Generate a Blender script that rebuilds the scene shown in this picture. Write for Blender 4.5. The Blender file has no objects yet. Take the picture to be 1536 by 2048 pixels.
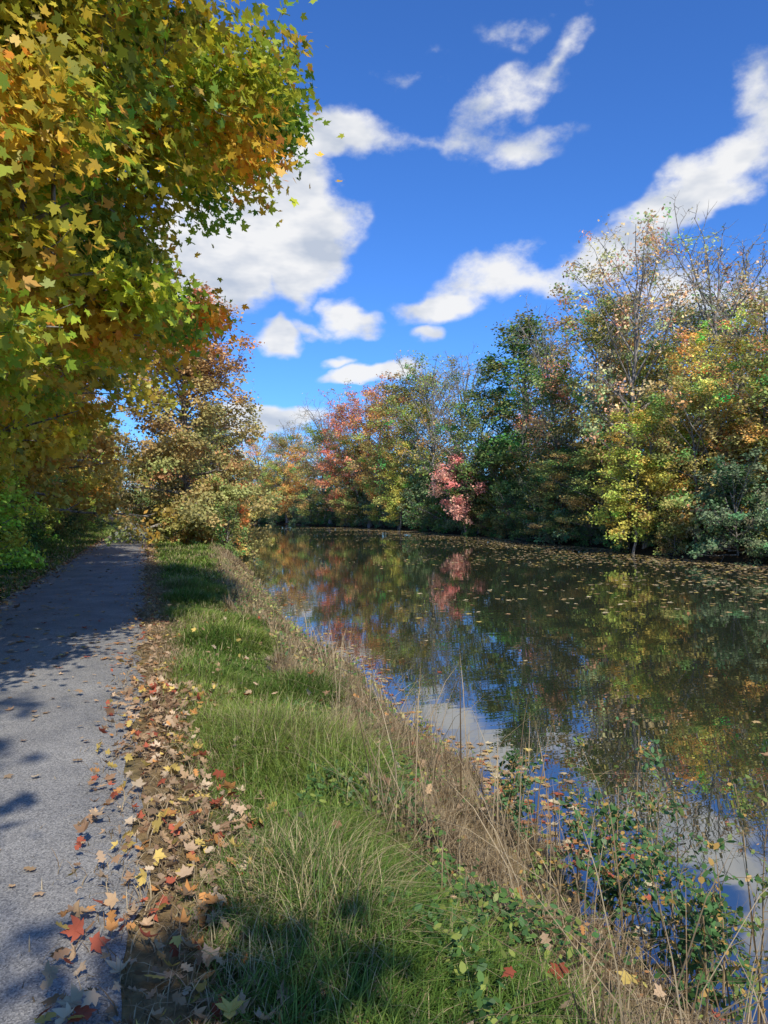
import bpy, math, numpy as np
from mathutils import Vector
rad=math.radians
scene=bpy.context.scene
YAW=rad(17.7); F=1479.0; EYE=1.6; HOR=1025.0; WZ=-0.9
cY,sY=math.cos(YAW),math.sin(YAW)
def P(px,d):
    xc=(px-768)/F*d
    return (xc*cY+d*sY, -xc*sY+d*cY)
# ---------------------------------------------------------------- terrain
def Lb(Y): 
    return np.interp(Y,[-60,0,6,9,15,22,35,50,75,110,160,260],[2.6,2.6,2.75,2.95,2.85,3.3,4.2,5.6,8.5,12,15,18])+0.13*np.sin(Y*1.3)+0.09*np.sin(Y*2.9+1)
def Rb(Y):
    return np.interp(Y,[-60,5,28,65,100,150,200,300],[23,24.5,27,32,33.5,28,17,2])+0.5*np.sin(Y*.31)+.3*np.sin(Y*.77)
def zt(X,Y):
    X=np.asarray(X,float);Y=np.asarray(Y,float)
    u=X-Lb(Y); v=X-Rb(Y)
    zl=np.interp(u,[-1.5,-1.0,-.5,0,1.5,3],[-.12,-.30,-.62,-.93,-1.6,-1.9])
    ramp=np.clip((X)/1.2,0,1)
    zl=np.where(u<-1.5,-.12*ramp,zl)
    zr=np.interp(v,[-2.5,0,.8,8,30],[-1.9,-.93,-.45,.2,.8])
    z=np.where(v>-2.5,np.maximum(zr,zl),zl)
    z=np.where(X<-3,np.interp(-X,[3,5,10,40],[0,.12,.4,.8]),z)
    m=np.clip(np.maximum(X-.1,-2.6-X)/.5,0,1)
    z=z+m*(.025*np.sin(X*5.1+Y*1.7)+.02*np.sin(Y*4.3-X*2.2)+.015*np.sin(X*9+Y*7))
    return z
# ---------------------------------------------------------------- mesh utils
def build(name,parts,mats,smooth=False,parent=None,color=None,loc=None):
    V=[];C=[];L=[];S=[];M=[];off=0;ls=0
    for (v,f,mi,c) in parts:
        v=np.asarray(v,np.float32).reshape(-1,3)
        f=np.asarray(f,np.int64)
        c=np.asarray(c,np.float32)
        if c.ndim==1: c=np.tile(c,(len(v),1))
        V.append(v);C.append(c)
        k=f.shape[1]
        L.append((f+off).ravel()); S.append(ls+np.arange(len(f))*k); M.append(np.full(len(f),mi))
        ls+=len(f)*k; off+=len(v)
    V=np.concatenate(V);C=np.concatenate(C);L=np.concatenate(L);S=np.concatenate(S);M=np.concatenate(M)
    me=bpy.data.meshes.new(name)
    me.vertices.add(len(V)); me.vertices.foreach_set("co",V.ravel())
    me.loops.add(len(L)); me.loops.foreach_set("vertex_index",L.astype(np.int32))
    me.polygons.add(len(S)); me.polygons.foreach_set("loop_start",S.astype(np.int32))
    me.polygons.foreach_set("material_index",M.astype(np.int32))
    for m in mats: me.materials.append(m)
    me.update(calc_edges=True)
    me.polygons.foreach_set("use_smooth",np.full(len(S),smooth))
    a=me.color_attributes.new("col",'FLOAT_COLOR','POINT')
    c4=np.ones((len(V),4),np.float32); c4[:,:3]=C
    a.data.foreach_set("color",c4.ravel())
    ob=bpy.data.objects.new(name,me); scene.collection.objects.link(ob)
    ob["top"]=float(np.percentile(V[:,2],99.3))
    if parent: ob.parent=parent
    if color: ob.color=(*color,1)
    if loc: ob.location=loc
    return ob
def tube(pts,rs,k=5):
    pts=np.asarray(pts,float);n=len(pts)
    t=np.gradient(pts,axis=0); t/=np.linalg.norm(t,axis=1)[:,None]+1e-9
    ref=np.array([0,0,1.]) if abs(t[:,2]).mean()<.8 else np.array([1.,0,0])
    a=np.cross(t,ref); a/=np.linalg.norm(a,axis=1)[:,None]+1e-9
    b=np.cross(t,a)
    th=np.arange(k)*2*np.pi/k
    v=pts[:,None,:]+np.asarray(rs)[:,None,None]*(np.cos(th)[None,:,None]*a[:,None,:]+np.sin(th)[None,:,None]*b[:,None,:])
    i=np.arange(n-1)[:,None]*k; j=np.arange(k)[None,:]; j2=(j+1)%k
    f=np.stack([i+j,i+j2,i+k+j2,i+k+j],-1).reshape(-1,4)
    return v.reshape(-1,3),f
class Tubes:
    def __init__(s): s.v=[];s.f=[];s.n=0
    def add(s,p,r,k=5):
        v,f=tube(p,r,k); s.v.append(v); s.f.append(f+s.n); s.n+=len(v)
    def part(s,mi,c): return (np.concatenate(s.v),np.concatenate(s.f),mi,c)
_r=[(0,0),(.13,-.07),(.38,-.10),(.29,.07),(.43,.17),(.60,.46),(.40,.42),(.22,.38),(.26,.62),(.11,.72)]
MAPLE=np.array(_r+[(0,1.0)]+[(-x,y) for x,y in _r[:0:-1]])-np.array([0,.4])
_o=[(0,0),(.12,.12),(.30,.2),(.13,.32),(.36,.5),(.14,.58),(.24,.78)]
OAK=np.array(_o+[(0,1.0)]+[(-x,y) for x,y in _o[:0:-1]])-np.array([0,.5])
RHOMB=np.array([(0,-.5),(.36,.0),(0,.5),(-.36,.0)])
OVAL=np.array([(0,-.5),(.24,-.2),(.24,.15),(0,.5),(-.24,.15),(-.24,-.2)])
def frames(n,rng):
    n=n/(np.linalg.norm(n,axis=1)[:,None]+1e-9)
    r=rng.normal(size=n.shape); t=np.cross(n,r); t/=np.linalg.norm(t,axis=1)[:,None]+1e-9
    return n,t,np.cross(n,t)
def leaves(pos,nrm,size,shape,rng,col,curl=0.0,fan=False,mi=0):
    N=len(pos); n,t,b=frames(nrm,rng); size=np.broadcast_to(size,(N,))
    sh=shape
    if fan: sh=np.vstack([sh,[[0,0]]])
    cu=(curl*rng.uniform(-.3,1,size=(N,1)))*(sh[:,0]**2*2.2+sh[:,1]**2*1.0)[None,:]
    v=pos[:,None,:]+size[:,None,None]*(sh[None,:,0,None]*t[:,None,:]+sh[None,:,1,None]*b[:,None,:]+cu[...,None]*n[:,None,:])
    k=len(sh); base=np.arange(N)[:,None]*k
    if fan:
        m=k-1; fi=np.stack([np.full(m,m),np.arange(m),(np.arange(m)+1)%m],-1)
        f=(base[:,:,None]+fi[None]).reshape(-1,3)
    else: f=base+np.arange(k)[None]
    c=np.repeat(col,k,axis=0)
    return (v.reshape(-1,3),f,mi,c)
def blades(X,Y,Z,h,w,az,lean,col,tipcol=None,mi=0):
    N=len(X); d=np.stack([np.cos(az),np.sin(az),0*az],-1); s=np.stack([-np.sin(az),np.cos(az),0*az],-1)
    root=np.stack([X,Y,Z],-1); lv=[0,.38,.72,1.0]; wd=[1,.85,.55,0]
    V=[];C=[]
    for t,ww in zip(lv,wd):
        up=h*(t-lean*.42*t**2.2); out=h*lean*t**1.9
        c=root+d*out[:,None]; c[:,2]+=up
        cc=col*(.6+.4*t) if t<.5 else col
        if t<1:
            V+= [c-s*(w*ww)[:,None]*.5, c+s*(w*ww)[:,None]*.5]; C+=[cc,cc]
        else: V.append(c);C.append(cc)
    V=np.stack(V,1);C=np.stack(C,1)
    b=np.arange(N)[:,None]*7
    q=np.concatenate([b+np.array([[0,1,3,2]]),b+np.array([[2,3,5,4]])]); t=b+np.array([[4,5,6]])
    V=V.reshape(-1,3);C=C.reshape(-1,3)
    return [(V,q,mi,C),(V,t,mi,C)]
# ---------------------------------------------------------------- materials
def newmat(name):
    m=bpy.data.materials.new(name); m.use_nodes=True; nt=m.node_tree; nt.nodes.clear()
    return m,nt,nt.nodes,nt.links
def leafmat(name,trans=.35,objcol=True,gloss=0.0):
    m,nt,N,L=newmat(name)
    o=N.new('ShaderNodeOutputMaterial'); a=N.new('ShaderNodeAttribute'); a.attribute_name='col'
    col=a.outputs['Color']
    if objcol:
        oi=N.new('ShaderNodeObjectInfo'); mx=N.new('ShaderNodeMix'); mx.data_type='RGBA'; mx.blend_type='MULTIPLY'; mx.inputs[0].default_value=1
        L.new(col,mx.inputs[6]); L.new(oi.outputs['Color'],mx.inputs[7]); col=mx.outputs[2]
    p=N.new('ShaderNodeBsdfDiffuse'); L.new(col,p.inputs['Color'])
    t=N.new('ShaderNodeBsdfTranslucent'); L.new(col,t.inputs['Color'])
    mix=N.new('ShaderNodeMixShader'); mix.inputs[0].default_value=trans
    L.new(p.outputs[0],mix.inputs[1]); L.new(t.outputs[0],mix.inputs[2]); last=mix.outputs[0]
    if gloss>0:
        g=N.new('ShaderNodeBsdfGlossy'); g.inputs['Roughness'].default_value=.42; g.inputs['Color'].default_value=(.9,.9,.85,1)
        m2=N.new('ShaderNodeMixShader'); m2.inputs[0].default_value=gloss; L.new(last,m2.inputs[1]); L.new(g.outputs[0],m2.inputs[2]); last=m2.outputs[0]
    L.new(last,o.inputs[0])
    return m
def barkmat():
    m,nt,N,L=newmat("bark")
    o=N.new('ShaderNodeOutputMaterial'); p=N.new('ShaderNodeBsdfDiffuse')
    tc=N.new('ShaderNodeTexCoord'); mp=N.new('ShaderNodeMapping'); mp.inputs['Scale'].default_value=(6,6,1.5)
    n=N.new('ShaderNodeTexNoise'); n.inputs['Scale'].default_value=2; n.inputs['Detail'].default_value=3
    r=N.new('ShaderNodeValToRGB'); r.color_ramp.elements[0].position=.35; r.color_ramp.elements[0].color=(.10,.085,.07,1); r.color_ramp.elements[1].position=.68; r.color_ramp.elements[1].color=(.42,.38,.32,1)
    L.new(tc.outputs['Object'],mp.inputs[0]); L.new(mp.outputs[0],n.inputs[0]); L.new(n.outputs[0],r.inputs[0])
    L.new(r.outputs[0],p.inputs['Color']); L.new(p.outputs[0],o.inputs[0]); return m
LEAF=leafmat("foliage",.3); GRASS=leafmat("grass_blades",.3,gloss=.012); LITTER=leafmat("fallen_leaf",.12); BARK=barkmat(); MLEAF=leafmat("maple_foliage",.5,gloss=.02)
def groundmat():
    m,nt,N,L=newmat("soil_and_turf")
    o=N.new('ShaderNodeOutputMaterial'); p=N.new('ShaderNodeBsdfPrincipled'); p.inputs['Roughness'].default_value=1; p.inputs['Specular IOR Level'].default_value=.1
    a=N.new('ShaderNodeAttribute'); a.attribute_name='col'
    tc=N.new('ShaderNodeTexCoord'); n=N.new('ShaderNodeTexNoise'); n.inputs['Scale'].default_value=9; n.inputs['Detail'].default_value=8; n.inputs['Roughness'].default_value=.7
    r=N.new('ShaderNodeValToRGB'); r.color_ramp.elements[0].position=.3; r.color_ramp.elements[0].color=(.35,.35,.35,1); r.color_ramp.elements[1].position=.7; r.color_ramp.elements[1].color=(1.7,1.6,1.4,1)
    mx=N.new('ShaderNodeMix'); mx.data_type='RGBA'; mx.blend_type='MULTIPLY'; mx.inputs[0].default_value=1
    L.new(tc.outputs['Object'],n.inputs[0]); L.new(n.outputs[0],r.inputs[0]); L.new(a.outputs[0],mx.inputs[6]); L.new(r.outputs[0],mx.inputs[7]); L.new(mx.outputs[2],p.inputs['Base Color'])
    b=N.new('ShaderNodeBump'); b.inputs['Strength'].default_value=.7; b.inputs['Distance'].default_value=.04; L.new(n.outputs[0],b.inputs['Height']); L.new(b.outputs[0],p.inputs['Normal'])
    L.new(p.outputs[0],o.inputs[0]); return m
def pathmat():
    m,nt,N,L=newmat("stone_dust_asphalt")
    o=N.new('ShaderNodeOutputMaterial'); p=N.new('ShaderNodeBsdfPrincipled'); p.inputs['Roughness'].default_value=.9; p.inputs['Specular IOR Level'].default_value=.2
    tc=N.new('ShaderNodeTexCoord')
    v=N.new('ShaderNodeTexVoronoi'); v.inputs['Scale'].default_value=150
    n=N.new('ShaderNodeTexNoise'); n.inputs['Scale'].default_value=1.3; n.inputs['Detail'].default_value=7; n.inputs['Roughness'].default_value=.65
    for q in (v,n): L.new(tc.outputs['Object'],q.inputs[0])
    r=N.new('ShaderNodeValToRGB'); e=r.color_ramp.elements; e[0].position=.0; e[0].color=(.10,.10,.10,1); e[1].position=1; e[1].color=(.44,.42,.38,1)
    L.new(v.outputs['Color'],r.inputs[0])
    r1=N.new('ShaderNodeValToRGB'); r1.color_ramp.elements[0].position=.3; r1.color_ramp.elements[0].color=(.7,.7,.7,1); r1.color_ramp.elements[1].position=.7; r1.color_ramp.elements[1].color=(1.16,1.13,1.07,1); L.new(n.outputs[0],r1.inputs[0])
    mx=N.new('ShaderNodeMix'); mx.data_type='RGBA'; mx.blend_type='MULTIPLY'; mx.inputs[0].default_value=1
    L.new(r.outputs[0],mx.inputs[6]); L.new(r1.outputs[0],mx.inputs[7]); L.new(mx.outputs[2],p.inputs['Base Color'])
    b=N.new('ShaderNodeBump'); b.inputs['Strength'].default_value=.6; b.inputs['Distance'].default_value=.005; L.new(v.outputs['Distance'],b.inputs['Height']); L.new(b.outputs[0],p.inputs['Normal'])
    L.new(p.outputs[0],o.inputs[0]); return m
def watermat():
    m,nt,N,L=newmat("canal_water")
    o=N.new('ShaderNodeOutputMaterial'); p=N.new('ShaderNodeBsdfPrincipled')
    p.inputs['Base Color'].default_value=(.022,.026,.014,1); p.inputs['Roughness'].default_value=.0; p.inputs['IOR'].default_value=4.2
    tc=N.new('ShaderNodeTexCoord'); mp=N.new('ShaderNodeMapping'); mp.inputs['Rotation'].default_value=(0,0,YAW)
    mp.inputs['Scale'].default_value=(.7,2.4,1)
    n=N.new('ShaderNodeTexNoise'); n.inputs['Scale'].default_value=1.8; n.inputs['Detail'].default_value=2; n.inputs['Roughness'].default_value=.4
    n2=N.new('ShaderNodeTexNoise'); n2.inputs['Scale'].default_value=.25; n2.inputs['Detail'].default_value=2
    ml=N.new('ShaderNodeMath'); ml.operation='MULTIPLY'
    L.new(tc.outputs['Object'],mp.inputs[0]); L.new(mp.outputs[0],n.inputs[0]); L.new(tc.outputs['Object'],n2.inputs[0])
    L.new(n.outputs[0],ml.inputs[0]); L.new(n2.outputs[0],ml.inputs[1])
    b=N.new('ShaderNodeBump'); b.inputs['Strength'].default_value=1; b.inputs['Distance'].default_value=.0022; L.new(ml.outputs[0],b.inputs['Height']); L.new(b.outputs[0],p.inputs['Normal'])
    L.new(p.outputs[0],o.inputs[0]); return m
# ---------------------------------------------------------------- ground, path, water
def axis(dense): return np.unique(np.round(np.concatenate(dense),3))
xs=axis([np.arange(-6,6,.12),np.arange(6,22,1),np.arange(22,40,.6),np.arange(40,80,4),np.arange(-40,-6,2),[-1500,-700,-300,-150,-80,-55,100,150,300,700,1500]])
ys=axis([np.arange(-8,30,.22),np.arange(30,90,1.0),np.arange(90,260,4),np.arange(-60,-8,4),[-1500,-600,-250,-120,300,400,600,1000,1800]])
XX,YY=np.meshgrid(xs,ys); ZZ=zt(XX,YY)
fade=np.clip((np.abs(YY)-260)/100,0,1); ZZ=ZZ*(1-fade)+.3*fade
rng=np.random.default_rng(5)
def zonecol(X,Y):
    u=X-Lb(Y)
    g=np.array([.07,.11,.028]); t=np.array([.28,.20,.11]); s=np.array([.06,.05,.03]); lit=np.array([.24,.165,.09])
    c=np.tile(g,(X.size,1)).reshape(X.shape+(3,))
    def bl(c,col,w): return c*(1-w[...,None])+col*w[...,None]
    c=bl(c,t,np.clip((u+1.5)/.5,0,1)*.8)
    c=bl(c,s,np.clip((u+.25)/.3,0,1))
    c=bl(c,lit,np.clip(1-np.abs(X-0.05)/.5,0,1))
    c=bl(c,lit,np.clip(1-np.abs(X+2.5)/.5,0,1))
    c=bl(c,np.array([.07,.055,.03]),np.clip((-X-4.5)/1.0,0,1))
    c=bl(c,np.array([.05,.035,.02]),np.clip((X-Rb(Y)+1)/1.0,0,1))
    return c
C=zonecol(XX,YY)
ny,nx=XX.shape; i=np.arange(ny-1)[:,None]*nx+np.arange(nx-1)[None]
f=np.stack([i,i+1,i+nx+1,i+nx],-1).reshape(-1,4)
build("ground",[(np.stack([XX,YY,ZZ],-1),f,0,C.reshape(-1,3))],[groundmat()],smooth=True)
yp=np.concatenate([np.arange(-30,40,.15),np.arange(40,240,1.)])
el=-2.45+.06*np.sin(yp*2.3)+.04*np.sin(yp*5.7)+rng.normal(0,.015,len(yp)); er=-.07+.05*np.sin(yp*1.9+1)+.03*np.sin(yp*6.1)+rng.normal(0,.015,len(yp))
bend=-np.clip(yp-85,0,None)**2*.0022
cols=[]
for k in range(7):
    t=k/6; cols.append(np.stack([el*(1-t)+er*t+bend, yp, .006+.02*(1-(2*t-1)**2)+0*yp],-1))
V=np.stack(cols,1); n=len(yp); i=np.arange(n-1)[:,None]*7+np.arange(6)[None]
build("path",[(V,np.stack([i,i+1,i+8,i+7],-1).reshape(-1,4),0,np.ones(3))],[pathmat()],smooth=True)
build("water",[(np.array([[.5,-60,WZ],[60,-60,WZ],[60,300,WZ],[.5,300,WZ]]),np.array([[0,1,2,3]]),0,np.ones(3))],[watermat()])
# ---------------------------------------------------------------- trees
def gentree(seed,H,R,base=.25,nl=34,sub=6,tw=3,nleaf=12000,lsize=.26,clump=.38,el0=10,el1=65,center=.35,shape=RHOMB,colfn=None,r0=None,top=.93,twr=.008,k=6,upn=.55,droop=0.0,tint=.22,keep=None,wfn=None):
    rng=np.random.default_rng(seed); T=Tubes(); anchors=[];  cl=[]
    r0=r0 or .014*H
    zz=np.linspace(0,top*H,9); wob=np.cumsum(rng.normal(0,.012*H,(9,2)),axis=0); wob[0]=0;wob[1]*=.4
    tp=np.column_stack([wob,zz]); tr=r0*(1-zz/H)**.8+.012; tr[0]*=1.35
    T.add(np.vstack([tp[:1]-[0,0,.4],tp]),np.r_[tr[0]*1.2,tr],9)
    for i in range(nl):
        tt=((i+.5)/nl); t=base+(top-.02-base)*tt; s=np.array([np.interp(t*H,zz,tp[:,j]) for j in range(3)])
        az=i*2.39996+rng.normal(0,.3); pr=R*math.sqrt(max(.06,1-((tt-center)/(1.06-center if tt>center else center+.45))**2))
        el=rad(el0+(el1-el0)*tt+rng.normal(0,7)); Lr=pr*rng.uniform(.7,1.12)/max(.55,math.cos(el))
        d=np.array([math.cos(az)*math.cos(el),math.sin(az)*math.cos(el),math.sin(el)])
        m=7; us=np.linspace(0,1,m); pts=s+us[:,None]*d*Lr+np.cumsum(rng.normal(0,.028*Lr,(m,3)),axis=0)*us[:,None]
        pts[:,2]-=droop*Lr*us**2
        if keep is not None:
            ok=keep(pts); c=m if ok.all() else int(np.argmin(ok))
            if c<3: continue
            us=us[:c]/us[c-1]; pts=pts[:c]; Lr*=(c-1)/(m-1)
        lr=max(.02,r0*.42*(1-tt*.6)); T.add(pts,lr*(1-us)**.9+twr,k)
        for j in range(sub):
            u=.28+.72*(j+rng.uniform(.1,.9))/sub; sp=np.array([np.interp(u,us,pts[:,q]) for q in range(3)])
            sd=d*.7+rng.normal(0,.62,3); sd[2]+=.12-droop*.5; sd/=np.linalg.norm(sd); sl=Lr*(.42*(1.15-u)+.10)*rng.uniform(.7,1.2)
            uu=np.linspace(0,1,4); p2=sp+uu[:,None]*sd*sl; p2[1:3]+=rng.normal(0,.05*sl,(2,3)); p2[:,2]-=droop*.5*sl*uu**2
            if keep is not None and not keep(p2[-1:])[0]: continue
            T.add(p2,lr*.35*(1-u*.6)*(1-uu)+twr*.7,4)
            for q in range(tw):
                a=rng.uniform(.3,1); tp0=np.array([np.interp(a,uu,p2[:,w]) for w in range(3)])
                td=sd*.6+rng.normal(0,.6,3); td/=np.linalg.norm(td); tl=sl*rng.uniform(.25,.5)
                if keep is not None and not keep((tp0+td*tl)[None])[0]: continue
                T.add(np.array([tp0,tp0+td*tl*.5+rng.normal(0,.03*tl,3),tp0+td*tl]),[twr*.8,twr*.6,twr*.3],3)
                anchors.append((tp0,tp0+td*tl)); cl.append(i*100+j)
    parts=[T.part(0,np.array([1,1,1.]))]
    if nleaf>0:
        A=np.array([a for a,b in anchors]);B=np.array([b for a,b in anchors]); cl=np.array(cl)
        w=rng.uniform(.2,1.0,len(A))**1.5
        if wfn is not None: w=w*wfn(B)
        w/=w.sum(); idx=rng.choice(len(A),nleaf,p=w)
        pos=A[idx]+(B-A)[idx]*rng.uniform(0,1.15,(nleaf,1))+rng.normal(0,clump,(nleaf,3))*np.array([1,1,.6])
        out=pos-np.array([0,0,H*.45]); out/=np.linalg.norm(out,axis=1)[:,None]
        nr=np.array([0,0,upn])+out*.45+rng.normal(0,.5,(nleaf,3))
        cr=np.random.default_rng(seed+9); tab=cr.normal(0,1,(nl*100+100,2))
        h=tab[cl[idx],0]; b=tab[cl[idx],1]
        col=np.ones((nleaf,3)); col[:,0]*=1+tint*h; col[:,1]*=1-tint*.5*h
        col*=(1+.14*b+rng.normal(0,.18,nleaf)).clip(.4,1.8)[:,None]
        if colfn is not None: col=col*colfn(pos,rng)
        parts.append(leaves(pos,nr,lsize*rng.uniform(.6,1.25,nleaf),shape,rng,col.clip(.005,1.5),mi=1))
    return parts
def treemesh(name,**kw):
    ob=build(name,gentree(**kw),[BARK,LEAF]); return ob
used={}
def place(proto,name,x,y,s,rz,color,sz=None,b=2.15):
    if proto not in used: ob=proto; used[proto]=1; ob.name=name
    else: ob=bpy.data.objects.new(name,proto.data); scene.collection.objects.link(ob)
    color=tuple(min(.85,c*b) for c in color)
    ob.location=(x,y,float(zt(x,y))-.1); ob.scale=(s,s,sz or s); ob.rotation_euler=(0,0,rz); ob.color=(*color,1); return ob
PR=[treemesh("tree",seed=11,H=16,R=4.4,base=.16,nleaf=15000,lsize=.27),
    treemesh("tree",seed=12,H=16,R=5.0,base=.14,nleaf=15000,lsize=.27,center=.45,el0=18),
    treemesh("tree",seed=13,H=16,R=3.6,base=.12,nleaf=13000,lsize=.26,center=.3,el1=75),
    treemesh("tree",seed=14,H=16,R=4.6,base=.2,nleaf=11000,lsize=.24,clump=.3,tint=.26),
    treemesh("tree",seed=15,H=16,R=5.2,base=.1,nleaf=16000,lsize=.27,center=.4,el0=5)]
SP=[treemesh("tree",seed=21,H=16,R=5.0,base=.3,nl=26,sub=8,tw=5,nleaf=2600,lsize=.22,clump=.2,el0=28,el1=72,twr=.016,center=.55),
    treemesh("tree",seed=22,H=16,R=4.4,base=.35,nl=24,sub=8,tw=5,nleaf=500,lsize=.2,clump=.2,el0=30,el1=75,twr=.018,center=.6),
    treemesh("tree",seed=23,H=16,R=4.8,base=.25,nl=28,sub=7,tw=4,nleaf=5500,lsize=.24,clump=.28,el0=22,el1=70,twr=.014,center=.5)]
def shrubmesh(seed,H,R,nleaf,ls):
    return treemesh("shrub",seed=seed,H=H,R=R,base=.02,nl=26,sub=5,tw=3,nleaf=nleaf,lsize=ls,clump=.17,el0=5,el1=75,center=.3,r0=.035,top=.9,tint=.18)
SH=[shrubmesh(31,3,1.9,5500,.17),shrubmesh(32,3.4,1.6,5000,.16),shrubmesh(33,2.4,2.1,5500,.15)]
G=(.105,.14,.04);OL=(.22,.20,.06);YG=(.28,.27,.055);YE=(.42,.33,.08);OR=(.42,.25,.075);RD=(.38,.18,.09);PK=(.40,.19,.14);BR=(.30,.23,.09);DG=(.07,.105,.037);TAN=(.37,.30,.14)
rng=np.random.default_rng(77)
def onland(px,d):
    x,y=P(px,d)
    while x<Rb(y)+.6 and d<400: d*=1.01; x,y=P(px,d)
    return x,y,d
def far(px,d,topy,proto,col,name="deciduous_tree",wid=1.0):
    x,y,d=onland(px,d); H=(HOR-topy)/F*d+EYE+.2; s=H/proto["top"]
    place(proto,name,x,y,max(s,.62)*wid*1.12,rng.uniform(0,6.28),col,sz=s)
L=[(1530,44,560,SP[2],TAN,.9),(1290,48,430,SP[2],TAN,.75),(1440,42,640,PR[3],YE,.8),(1450,50,440,SP[1],TAN,.9),(1340,50,640,PR[1],OL,.8),(1240,54,600,PR[0],OL,.85),(1190,60,580,PR[3],BR,.9),(1500,52,520,SP[0],BR,1),
(1110,66,620,SP[1],BR,.8),(1035,76,645,PR[2],G,1.05),(960,74,730,PR[1],G,.9),(1000,66,880,PR[0],DG,1),(1120,62,740,PR[4],G,.8),(1130,56,900,PR[4],OL,1),
(870,84,710,SP[0],YG,.9),(915,92,700,SP[1],TAN,1),(830,78,800,PR[3],YG,.9),(800,98,760,PR[0],OL,.9),(760,104,775,PR[1],OR,.9),(850,100,725,PR[3],OL,1),
(700,112,805,PR[0],RD,.9),(740,112,755,SP[2],RD,1),(660,125,800,SP[1],BR,1.1),(720,100,870,PR[4],OL,1),(650,128,850,PR[4],OL,1),(600,140,870,PR[1],OR,1),(560,150,870,PR[0],OL,1),(520,165,870,PR[3],OR,1),(575,150,835,SP[1],BR,1),(620,120,920,PR[3],OR,1),(560,135,920,PR[4],YE,1),(510,140,930,PR[0],BR,1),(480,150,900,PR[1],YE,1),
(780,82,900,PR[4],YG,1),(690,100,900,PR[1],OL,1),(1390,42,760,PR[4],OL,.8),(1290,44,800,PR[0],YG,.9),(1210,48,860,PR[1],OL,.9),(1530,40,740,PR[3],YE,.9),(1600,38,600,PR[1],OL,1),(1680,40,560,PR[0],OL,1),(1090,90,715,PR[3],RD,.6),(1400,60,620,PR[0],G,1),(1300,66,700,PR[2],G,1.2)]
for px,d,ty,pr,col,w in L: far(px,d,ty,pr,col,wid=w)
for yy in np.arange(0,230,8.0):
    x=Rb(yy)+14+rng.uniform(-3,3); y=yy+rng.uniform(-3,3)
    s=rng.uniform(.62,.78); place(PR[rng.integers(0,5)],"woodland_tree",float(x),float(y),s,rng.uniform(0,6),[G,OL,BR,G,YG][rng.integers(0,5)])
MP=treemesh("maple_tree",seed=41,H=8,R=3.6,base=.3,nl=20,nleaf=6500,lsize=.24,clump=.3,el0=0,el1=50,tint=.12)
for px,d,s,rz,c in ((950,60,1.0,1.0,PK),(815,68,.85,2.4,YG),(600,105,1.0,.4,OR),(1290,43,.7,3.4,YG)):
    x,y,d=onland(px,d); place(MP,"maple_tree",x-1.3,y-.6,s,rz,c)
for yy in np.concatenate([np.arange(2,70,2.1),np.arange(70,200,4.0)]):
    x=float(Rb(yy))+rng.uniform(.1,1.6); s=rng.uniform(.6,1.2)*(1 if yy<70 else 1.4)
    place(SH[rng.integers(0,3)],"shrub",x,float(yy+rng.uniform(-.8,.8)),s,rng.uniform(0,6),[DG,G,(.13,.18,.08),OL,(.12,.16,.08),(.09,.13,.04)][rng.integers(0,6)],b=1.8)
for yy in np.concatenate([np.arange(4,70,3.0),np.arange(70,200,6.0)]):
    x=float(Rb(yy))+rng.uniform(3,7); s=rng.uniform(1.2,1.9)
    place(SH[rng.integers(0,3)],"shrub",x,float(yy),s,rng.uniform(0,6),[DG,G,OL,YG,BR][rng.integers(0,5)])
# left side woodland
for yy in np.arange(33,150,6):
    for row in range(2):
        x=-6.0-row*6+rng.uniform(-.6,.6)-max(0,yy-85)**2*.0022*1.0; s=rng.uniform(.55,.68)+.1*row
        place(PR[rng.integers(0,5)],"woodland_tree",float(x),float(yy+rng.uniform(-2,2)),s,rng.uniform(0,6),[YG,OL,BR,OR,YE][rng.integers(0,5)])
for yy in np.concatenate([np.arange(10,60,1.8),np.arange(60,140,4)]):
    b=-max(0,yy-85)**2*.0022
    x=-5.6+rng.uniform(-1.0,.4)+b; s=rng.uniform(.6,.95)
    place(SH[rng.integers(0,3)],"shrub",float(x),float(yy),s,rng.uniform(0,6),[YG,G,OL,DG,(.2,.24,.04)][rng.integers(0,5)])
for yy in np.arange(9,60,3.0):
    place(SH[rng.integers(0,3)],"shrub",float(-8+rng.uniform(-1,1)),float(yy),rng.uniform(1.2,1.8),rng.uniform(0,6),[DG,G,DG,BR][rng.integers(0,4)])
for x,y,s in ((-4.3,20,.7),(-4.5,22.5,.85),(-4.3,17.6,.55)): place(SH[0],"shrub",x,y,s,x*7,(.34,.36,.05))
for yy in np.arange(52,140,5.0):
    b=-max(0,yy-85)**2*.0022
    x=2.2+rng.uniform(-.3,1)+b; place(SH[rng.integers(0,3)],"shrub",float(x),float(yy),rng.uniform(.8,1.3),rng.uniform(0,6),[BR,OL,G][rng.integers(0,3)])
    place(PR[rng.integers(0,5)],"woodland_tree",float(x+2.0),float(yy+rng.uniform(-2,2)),rng.uniform(.42,.52),rng.uniform(0,6),[BR,OL,OR,YE][rng.integers(0,4)])
for xx in np.arange(-34,8,5):
    place(PR[rng.integers(0,5)],"woodland_tree",float(xx),150+rng.uniform(-4,4),.8,rng.uniform(0,6),[BR,OL,OR][rng.integers(0,3)])
for x,y,s,c in ((4.0,40,.8,OR),(4.4,42,.9,BR),(3.8,37.5,.6,G),(3.0,39,.8,OL),(1.3,40,.6,OL),(4.4,44,1.0,OL)): place(SH[1],"shrub",x,y,s,x*3,c)
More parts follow.
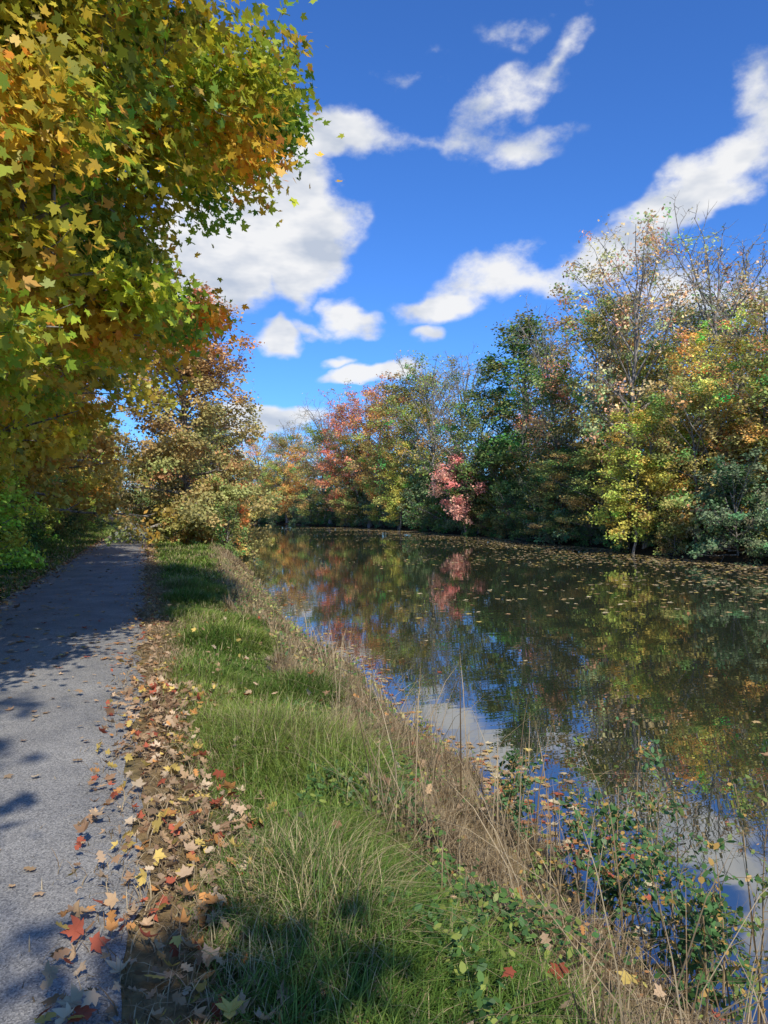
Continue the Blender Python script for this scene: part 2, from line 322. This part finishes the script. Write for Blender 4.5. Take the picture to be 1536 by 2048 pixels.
def oakcol(pos,rng):
    t=np.clip(pos[:,2]/14,0,1)[:,None]; a=np.array([.42,.39,.14]);b=np.array([.56,.42,.16]);c=np.array([.70,.32,.15])
    return np.where(t<.55,a*(1-t/.55)+b*t/.55,b+(c-b)*(t-.55)/.45)
oak=treemesh("oak_tree",seed=51,H=13.6,R=3.9,base=.05,nl=64,sub=7,tw=3,nleaf=52000,lsize=.19,clump=.30,el0=-6,el1=62,center=.08,colfn=oakcol,tint=.1,r0=.28)
oak.location=(2.2,41,-.1); oz=13.2/oak["top"]; oak.scale=(1,1,oz)
# foreground maple
def mapcol(pos,rng):
    x,y,z=pos.T
    n=np.sin(x*1.1+y*.7+z*1.6)+np.sin(z*2.1-x*1.9+1.3)*.7+np.sin(y*2.3+x*.6)*.5+rng.normal(0,.55,len(x))
    edge=np.clip((x-1.0)/4,-1,1.2)*.5-.3
    t=(1/(1+np.exp(-(n*1.1+edge)*1.6)))[:,None]
    g=np.array([.22,.35,.04]); yv=np.array([.80,.60,.05]); o=np.array([.78,.40,.06])
    c=g*(1-t)+yv*t
    oo=(rng.uniform(0,1,len(x))<.04+.28*(n>1.3))[:,None]
    return np.where(oo,o,c)
def empty(name,loc):
    e=bpy.data.objects.new(name,None); scene.collection.objects.link(e); e.location=loc; return e
def maple(loc,seed,colfn,**kw):
    e=empty("maple_tree",loc); p=gentree(seed=seed,colfn=colfn,**kw)
    build("trunk_and_branches",p[:1],[BARK],smooth=True,parent=e)
    pl=[(p[1][0],p[1][1],0,p[1][3])]; build("leaves",pl,[MLEAF],parent=e); return e
CYm=9.6
def keepA(p):
    X=p[:,0]-4.0; z=p[:,2]; Y=p[:,1]+CYm
    return (z>2.25+np.clip(X+2.1,0,9)*.55)&(np.hypot(X+4,Y-CYm)<5.9+.3*np.sin(z*2.6+X))&(Y<13)&(Y>4.3)
def wA(p):
    X=p[:,0]-4.0; Y=p[:,1]+CYm
    return np.where(X<-.172*Y-.9,.10,1.)*np.where((p[:,2]>9.5),.5,1)*np.where(Y>11.5,.5,1)
maple((-4.0,CYm,0),61,mapcol,H=11.5,R=6.6,base=.12,nl=96,sub=11,tw=5,nleaf=120000,lsize=.103,clump=.21,el0=-2,el1=48,center=.45,shape=MAPLE,droop=.12,tint=.12,upn=.45,r0=.26,keep=keepA,wfn=wA)
def ycol(pos,rng):
    n=np.sin(pos[:,0]*1.3+pos[:,2])+rng.normal(0,.5,len(pos)); t=(1/(1+np.exp(-n*1.5-.9)))[:,None]
    return np.array([.34,.38,.05])*(1-t)+np.array([.82,.60,.06])*t
maple((-5.0,20.5,0),62,ycol,H=12,R=5.9,base=.14,nl=56,sub=8,tw=4,nleaf=42000,lsize=.18,clump=.26,el0=-4,el1=55,center=.42,shape=MAPLE,droop=.12,tint=.1,keep=lambda p:p[:,2]>2.2+np.clip(p[:,0]-5.0+3,0,9)*.8)
def ocol(pos,rng):
    n=np.sin(pos[:,0]*1.1+pos[:,2]*.8)+rng.normal(0,.5,len(pos)); t=(1/(1+np.exp(-n*1.5)))[:,None]
    return np.array([.68,.50,.08])*(1-t)+np.array([.68,.42,.10])*t
maple((-5.0,29.5,0),63,ocol,H=11.5,R=5.2,base=.14,nl=44,sub=6,tw=3,nleaf=22000,lsize=.22,clump=.28,el0=0,el1=58,droop=.1,tint=.1)
maple((-3.0,-4.6,0),64,mapcol,H=8.5,R=3.2,base=.36,nl=18,sub=6,tw=3,nleaf=5000,lsize=.17,clump=.2,el0=5,el1=55,shape=MAPLE,tint=.1)
# ---------------------------------------------------------------- grass
rng=np.random.default_rng(3)
def green(n,X,Y):
    t=np.clip(.5+.5*np.sin(X*2.3+Y*1.1)+rng.normal(0,.35,n),0,1)[:,None]
    c=np.array([.13,.23,.04])*(1-t)+np.array([.29,.37,.07])*t
    dry=(rng.uniform(0,1,n)<.12+.3*(np.sin(X*1.7+Y*2.3)+np.sin(Y*.9-X*3)>.8))[:,None]
    return np.where(dry,np.array([.52,.42,.21]),c)*rng.uniform(.65,1.2,(n,1))
def mkgrass(n,y0,y1,hs,w,yp=1.0,mg=1.2):
    Y=y0+(y1-y0)*rng.uniform(0,1,n)**yp
    wid=(Lb(Y)-mg)-.2
    X=.2+rng.beta(1.25,1.1,n)*wid*1.05+rng.normal(0,.07,n)
    patch=.7+.45*np.sin(X*3.1+1.7*np.sin(Y*1.1))+.35*np.sin(Y*2.7+X)
    h=hs*rng.uniform(.4,1.25,n)*np.clip(patch,.25,1.6)*np.clip((X-.0)/.7,.25,1)
    az=rng.normal(-.3,1.5,n)+.8*np.sin(X*2+Y*3)
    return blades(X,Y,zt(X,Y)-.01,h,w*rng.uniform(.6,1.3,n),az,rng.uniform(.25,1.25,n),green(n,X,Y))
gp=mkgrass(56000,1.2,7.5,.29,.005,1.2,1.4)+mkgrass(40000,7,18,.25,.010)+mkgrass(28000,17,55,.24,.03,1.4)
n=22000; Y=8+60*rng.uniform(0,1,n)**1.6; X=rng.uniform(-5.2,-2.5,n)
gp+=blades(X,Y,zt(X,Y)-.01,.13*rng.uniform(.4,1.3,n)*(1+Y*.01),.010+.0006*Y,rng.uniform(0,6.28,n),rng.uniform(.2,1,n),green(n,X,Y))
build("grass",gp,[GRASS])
def tan(n):
    t=rng.uniform(0,1,(n,1)); c=np.array([.28,.18,.09])*(1-t)+np.array([.64,.50,.29])*t
    return c*rng.uniform(.6,1.15,(n,1))
def dry(n,y0,y1,hs,w,yp=1.0,lo=-1.4,hi=.05,ln=1.25,flat=False):
    Y=y0+(y1-y0)*rng.uniform(0,1,n)**yp; o=rng.uniform(lo,hi,n); X=Lb(Y)+o
    hh=np.interp(o,[-1.4,-.7,0],[1,.9,.45])*np.clip(.8+.5*np.sin(Y*3.1+X*2)+.3*np.sin(Y*7),.3,1.5)
    if flat: hh=1
    return blades(X,Y,zt(X,Y)-.02,hs*hh*rng.uniform(.4,1.3,n),w*rng.uniform(.5,1.4,n),rng.uniform(0,6.28,n),rng.uniform(.1,ln,n),tan(n))
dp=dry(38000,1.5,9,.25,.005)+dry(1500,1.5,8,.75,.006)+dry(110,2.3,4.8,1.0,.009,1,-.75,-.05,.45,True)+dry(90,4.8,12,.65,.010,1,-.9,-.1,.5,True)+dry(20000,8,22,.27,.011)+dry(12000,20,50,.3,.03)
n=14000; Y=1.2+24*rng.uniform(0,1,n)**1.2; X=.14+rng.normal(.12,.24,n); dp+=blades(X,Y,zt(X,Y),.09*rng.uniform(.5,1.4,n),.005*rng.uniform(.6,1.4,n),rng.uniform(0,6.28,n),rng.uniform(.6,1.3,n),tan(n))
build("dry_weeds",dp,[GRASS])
def cover(n,y0,y1,lo,hi,hmax,s,cols,yp=1):
    Y=y0+(y1-y0)*rng.uniform(0,1,n)**yp; X=Lb(Y)+rng.uniform(lo,hi,n)
    k=np.sin(X*4+Y*2.3)+np.sin(Y*3.7-X*2)+rng.normal(0,.5,n)>.0; X=X[k];Y=Y[k]; m=len(X)
    pos=np.stack([X,Y,zt(X,Y)+rng.uniform(.02,1,m)*hmax],-1)
    nr=np.array([0,-.25,.8])+rng.normal(0,.45,(m,3)); ci=rng.integers(0,len(cols),m)
    return leaves(pos,nr,s*rng.uniform(.6,1.3,m),OVAL,rng,np.array(cols)[ci]*rng.uniform(.7,1.3,(m,1)))
GC=[(.07,.15,.04),(.10,.19,.05),(.12,.22,.05),(.08,.16,.05),(.28,.32,.07)]
build("ground_ivy",[cover(14000,1.4,6.0,-1.8,-1.0,.20,.038,GC),cover(3000,1.5,9,-1.1,.02,.20,.032,GC+[(.45,.38,.10),(.40,.2,.08)]),cover(7000,7,26,-1.4,.0,.25,.06,GC+[(.46,.43,.12),(.45,.28,.12),(.5,.42,.18)])],[GRASS])
# ---------------------------------------------------------------- fallen leaves
LC=np.array([(.52,.34,.18),(.40,.24,.13),(.60,.45,.28),(.60,.28,.09),(.62,.44,.12),(.42,.11,.06),(.27,.16,.09),(.54,.37,.22),(.46,.32,.19),(.42,.28,.16)])
def litter(X,Y,dz,s,curl,shape,tilt=.3,cols=LC):
    m=len(X); z=np.where((X>-2.35)&(X<-.12),.028,zt(X,Y))
    pos=np.stack([X,Y,z+dz],-1); nr=np.array([0,0,1.])+rng.normal(0,tilt,(m,3))
    return leaves(pos,nr,s*rng.uniform(.5,1.25,m),shape,rng,cols[rng.integers(0,len(cols),m)]*rng.uniform(.6,1.15,(m,1)),curl=curl,fan=True)
parts=[]
for sh,mul in ((MAPLE,1),(OAK,.9)):
    n=int(820*mul); Y=1.3+6*rng.uniform(0,1,n)**1.4; X=np.clip(rng.normal(.24,.29,n),-.3,1.2); parts.append(litter(X,Y,rng.uniform(.005,.08,n),.065,.7,sh,.6))
    n=int(1200*mul); Y=5+34*rng.uniform(0,1,n)**1.3; X=rng.normal(.07,.18,n); parts.append(litter(X,Y,rng.uniform(.0,.04,n),.07,.4,sh))
    n=int(150*mul); Y=1.2+12*rng.uniform(0,1,n)**1.2; X=rng.uniform(-2.3,-.1,n); parts.append(litter(X,Y,rng.uniform(.003,.008,n),.06,.4,sh,.15))
    n=int(380*mul); Y=8+40*rng.uniform(0,1,n)**1.3; X=rng.uniform(-2.3,-.1,n); parts.append(litter(X,Y,.005,.085,.3,sh,.1))
    n=int(170*mul); Y=1.6+10*rng.uniform(0,1,n); X=rng.uniform(.5,2.2,n); parts.append(litter(X,Y,rng.uniform(.05,.2,n),.06,.4,sh,.6))
    n=int(2600*mul); Y=9+40*rng.uniform(0,1,n)**1.3; X=rng.normal(-2.8,.3,n); parts.append(litter(X,Y,rng.uniform(0,.05,n),.10,.4,sh))
build("fallen_leaves",parts,[LITTER])
parts=[]
WC=np.array([(.55,.43,.24),(.50,.34,.15),(.62,.5,.28),(.46,.28,.14),(.6,.45,.13)])
n=14000; Y=6+110*rng.uniform(0,1,n)**1.1; v=-rng.exponential(4.3,n)*(.4+1.0*(.5+.5*np.sin(Y*.4))); X=Rb(Y)+v; k=(X>Lb(Y)+3); X=X[k];Y=Y[k]
def floaters(X,Y,s,cols=WC):
    m=len(X); pos=np.stack([X,Y,np.full(m,WZ+.006)],-1); return leaves(pos,np.array([0,0,1.])+rng.normal(0,.05,(m,3)),s*rng.uniform(.5,1.3,m),MAPLE,rng,cols[rng.integers(0,len(cols),m)]*rng.uniform(.7,1.2,(m,1)),curl=.15,fan=True)
parts.append(floaters(X,Y,.14))
n=70; Y=4+30*rng.uniform(0,1,n); X=rng.uniform(4,20,n); parts.append(floaters(X,Y,.07))
for (cy,sy,off,sx,n) in ((12.6,1.3,.35,.3,200),(7.2,.9,.35,.22,120),(5.6,.7,.4,.28,220),(9,2,.15,.15,110),(22,4,.5,.4,160),(3.6,.6,.35,.2,40)):
    Y=rng.normal(cy,sy,n); X=Lb(Y)+np.abs(rng.normal(off*.5,sx*1.2,n)); parts.append(floaters(X,Y,.075,np.vstack([WC,[(.45,.12,.06),(.55,.24,.08)]])))
build("floating_leaves",parts,[LITTER])
# ---------------------------------------------------------------- tall weeds
def weed(x,y,H,seed,lc,ls=.036,dens=1.3):
    rng=np.random.default_rng(seed); T=Tubes(); pos=[];z0=float(zt(x,y))-.03
    for s in range(rng.integers(2,5)):
        az=rng.uniform(0,6.28); ln=rng.uniform(.05,.35); h=H*rng.uniform(.6,1.05); u=np.linspace(0,1,7)
        p=np.stack([rng.normal(0,.03)+ln*h*u**1.6*math.cos(az),rng.normal(0,.03)+ln*h*u**1.6*math.sin(az),h*u],-1)+np.cumsum(rng.normal(0,.008,(7,3)),axis=0)
        T.add(p,.0055*(1-u)+.0015,5)
        for b in range(int(12*dens)):
            a=rng.uniform(.25,1); q=np.array([np.interp(a,u,p[:,k]) for k in range(3)]); d=rng.normal(0,1,3); d[2]=abs(d[2])*.5+.25; d/=np.linalg.norm(d); l=h*.3*(1.2-a)*rng.uniform(.6,1.2)+.05
            e=q+d*l; T.add(np.array([q,(q+e)/2+[0,0,.01],e]),[.0018,.0014,.0008],3)
            m=int(3+l*34); tt=rng.uniform(.1,1.05,m)[:,None]; pos.append(q+(e-q)*tt+rng.normal(0,.012,(m,3)))
    pos=np.concatenate(pos); m=len(pos)
    col=np.array(lc)*rng.uniform(.6,1.35,(m,1))
    odd=rng.uniform(0,1,m)<.12; col[odd]=np.array([.5,.3,.08])
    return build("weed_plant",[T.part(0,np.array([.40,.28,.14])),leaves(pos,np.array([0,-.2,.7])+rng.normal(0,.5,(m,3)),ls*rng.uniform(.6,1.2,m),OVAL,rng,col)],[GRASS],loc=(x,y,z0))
W=[(2.3,3.3,1.05),(2.6,3.4,1.45),(2.75,3.75,1.35),(2.3,2.6,.9),(2.7,2.8,1.25),(2.3,4.3,.7),(2.5,4.9,.6),(2.45,6.2,.45),(2.6,4.1,.95),(2.5,3.0,.85),(2.1,3.5,.55),(2.65,3.1,1.2)]
for i,(x,y,h) in enumerate(W): weed(x,y,h,100+i,[(.08,.17,.05),(.18,.24,.06),(.10,.20,.07)][i%3],ls=[.048,.036,.040][i%3])
T=Tubes()
for i,(x,y,l,az,el) in enumerate([(2.1,9.2,1.0,-1.3,.1),(2.2,7.2,.55,1.2,1.2),(2.0,8.8,.8,-1.4,.1),(2.35,8.0,.5,.5,1.3),(2.2,5.5,.6,2.5,.6),(2.2,3.9,.9,-1.6,.35),(2.3,3.2,.9,1.9,.3)]):
    u=np.linspace(0,1,5)[:,None]; d=np.array([math.cos(az)*math.cos(el),math.sin(az)*math.cos(el),math.sin(el)])
    p=np.array([x,y,float(zt(x,y))])+u*d*l+rng.normal(0,.02,(5,3)); T.add(p,np.linspace(.011,.004,5),5)
build("dead_branches",[T.part(0,np.array([.3,.2,.1]))],[BARK])
# ---------------------------------------------------------------- light & sky
SEL=rad(44); hd=np.array([.03,1.0])   # light travel direction
sd=bpy.data.lights.new("sun",'SUN'); sd.energy=5.0; sd.angle=rad(.53); sd.color=(1,.95,.86)
so=bpy.data.objects.new("sun",sd); scene.collection.objects.link(so)
dv=Vector((hd[0]*math.cos(SEL),hd[1]*math.cos(SEL),-math.sin(SEL))); so.rotation_euler=dv.to_track_quat('-Z','Y').to_euler()
w=bpy.data.worlds.new("World"); scene.world=w; w.use_nodes=True; nt=w.node_tree; N=nt.nodes; K=nt.links; N.clear()
out=N.new('ShaderNodeOutputWorld'); bg=N.new('ShaderNodeBackground'); bg.inputs[1].default_value=.15; K.new(bg.outputs[0],out.inputs[0])
sky=N.new('ShaderNodeTexSky'); sky.sky_type='NISHITA'; sky.sun_disc=False; sky.sun_elevation=SEL; sky.sun_rotation=math.atan2(-hd[0],-hd[1]); sky.air_density=1.0; sky.dust_density=.3; sky.ozone_density=3
tint=N.new('ShaderNodeMix'); tint.data_type='RGBA'; tint.blend_type='MULTIPLY'; tint.inputs[0].default_value=1; tint.inputs[7].default_value=(.38,.74,1.3,1); K.new(sky.outputs[0],tint.inputs[6])
def M(op,a,b=None,c=None,clamp=False):
    n=N.new('ShaderNodeMath'); n.operation=op; n.use_clamp=clamp
    for i,v in enumerate((a,b,c)):
        if v is None: continue
        if isinstance(v,(int,float)): n.inputs[i].default_value=v
        else: K.new(v,n.inputs[i])
    return n.outputs[0]
tc=N.new('ShaderNodeTexCoord'); sep=N.new('ShaderNodeSeparateXYZ'); K.new(tc.outputs['Generated'],sep.inputs[0])
def noise(scale,det,rough,off=0,zs=1.5):
    mp=N.new('ShaderNodeMapping'); mp.inputs['Scale'].default_value=(1,1,zs); mp.inputs['Location'].default_value=(off,off,off)
    n=N.new('ShaderNodeTexNoise'); n.inputs['Scale'].default_value=scale; n.inputs['Detail'].default_value=det; n.inputs['Roughness'].default_value=rough
    K.new(tc.outputs['Generated'],mp.inputs[0]); K.new(mp.outputs[0],n.inputs[0]); return n
n1=noise(9,6,.62); n2=noise(9,3,.55,3.7); n3=noise(9,4,.55,9.1,2.2)
s2=N.new('ShaderNodeSeparateColor'); K.new(n2.outputs['Color'],s2.inputs[0])
az=M('ADD',M('ARCTAN2',sep.outputs[0],sep.outputs[1]),M('MULTIPLY',M('SUBTRACT',s2.outputs[0],.5),.10))
elv=M('ADD',M('ARCSINE',sep.outputs[2]),M('MULTIPLY',M('SUBTRACT',s2.outputs[1],.5),.09))
cmb=N.new('ShaderNodeCombineXYZ'); K.new(az,cmb.inputs[0]); K.new(elv,cmb.inputs[1])
CL=[(520,400,220,200,0,1.6),(600,530,120,110,0,1.6),(430,530,170,120,0,1.3),(690,280,230,65,0,.9),
(1010,200,150,70,20,.55),(1040,285,130,50,0,.52),(1100,130,170,40,45,.45),(1040,58,130,36,0,.45),(810,145,130,32,0,.44),
(880,610,160,45,4,.8),(1050,560,240,70,6,.85),(1230,500,240,75,18,.9),(1420,370,270,80,32,.85),(1400,600,240,100,0,.6),(1530,160,80,120,0,.55),
(695,640,80,46,0,.95),(560,672,60,30,0,.85),(640,655,110,20,0,.5),(840,668,50,22,0,.65),(750,752,120,30,4,.9),(690,725,65,18,0,.65),(550,845,150,40,0,1.0),(850,270,190,50,0,.45)]
dens=None
for px,py,hw,hh,rot,wt in CL:
    a=YAW+math.atan((px-768)/F); e=math.atan((HOR-py)/math.hypot(F,px-768)); ce=math.cos(e)
    mp=N.new('ShaderNodeMapping'); mp.vector_type='TEXTURE'; mp.inputs['Location'].default_value=(a,e,0); mp.inputs['Rotation'].default_value=(0,0,rad(rot))
    mp.inputs['Scale'].default_value=(hw/F,hh/F*ce,1); K.new(cmb.outputs[0],mp.inputs[0])
    ln=N.new('ShaderNodeVectorMath'); ln.operation='LENGTH'; K.new(mp.outputs[0],ln.inputs[0])
    q=M('MULTIPLY',M('SUBTRACT',1.0,ln.outputs['Value'],clamp=True),wt)
    dens=q if dens is None else M('MAXIMUM',dens,q)
f1=M('ADD',M('MULTIPLY',dens,1.3),M('MULTIPLY',M('SUBTRACT',n1.outputs[0],.54),2.1))
f1=M('MULTIPLY',f1,M('MULTIPLY',dens,8,clamp=True))
mr=N.new('ShaderNodeMapRange'); mr.interpolation_type='SMOOTHSTEP'; mr.inputs[1].default_value=.0; mr.inputs[2].default_value=.65; K.new(f1,mr.inputs[0])
sh=N.new('ShaderNodeMapRange'); sh.inputs[1].default_value=.34; sh.inputs[2].default_value=.56; K.new(n3.outputs[0],sh.inputs[0])
cc=N.new('ShaderNodeMix'); cc.data_type='RGBA'; cc.inputs[6].default_value=(3.6,4.0,4.7,1); cc.inputs[7].default_value=(6.2,6.2,6.2,1); K.new(sh.outputs[0],cc.inputs[0])
fm=N.new('ShaderNodeMix'); fm.data_type='RGBA'; K.new(M('MULTIPLY',mr.outputs[0],.96),fm.inputs[0]); K.new(tint.outputs[2],fm.inputs[6]); K.new(cc.outputs[2],fm.inputs[7]); K.new(fm.outputs[2],bg.inputs[0])
# ---------------------------------------------------------------- camera
cd=bpy.data.cameras.new("camera"); cd.sensor_width=36; cd.lens=26; cd.clip_end=5000; cd.clip_start=.05
co=bpy.data.objects.new("camera",cd); scene.collection.objects.link(co); co.location=(0,0,EYE); co.rotation_euler=(rad(90),0,-YAW); scene.camera=co
scene.view_settings.view_transform='Standard'; scene.view_settings.look='None'; scene.view_settings.exposure=0
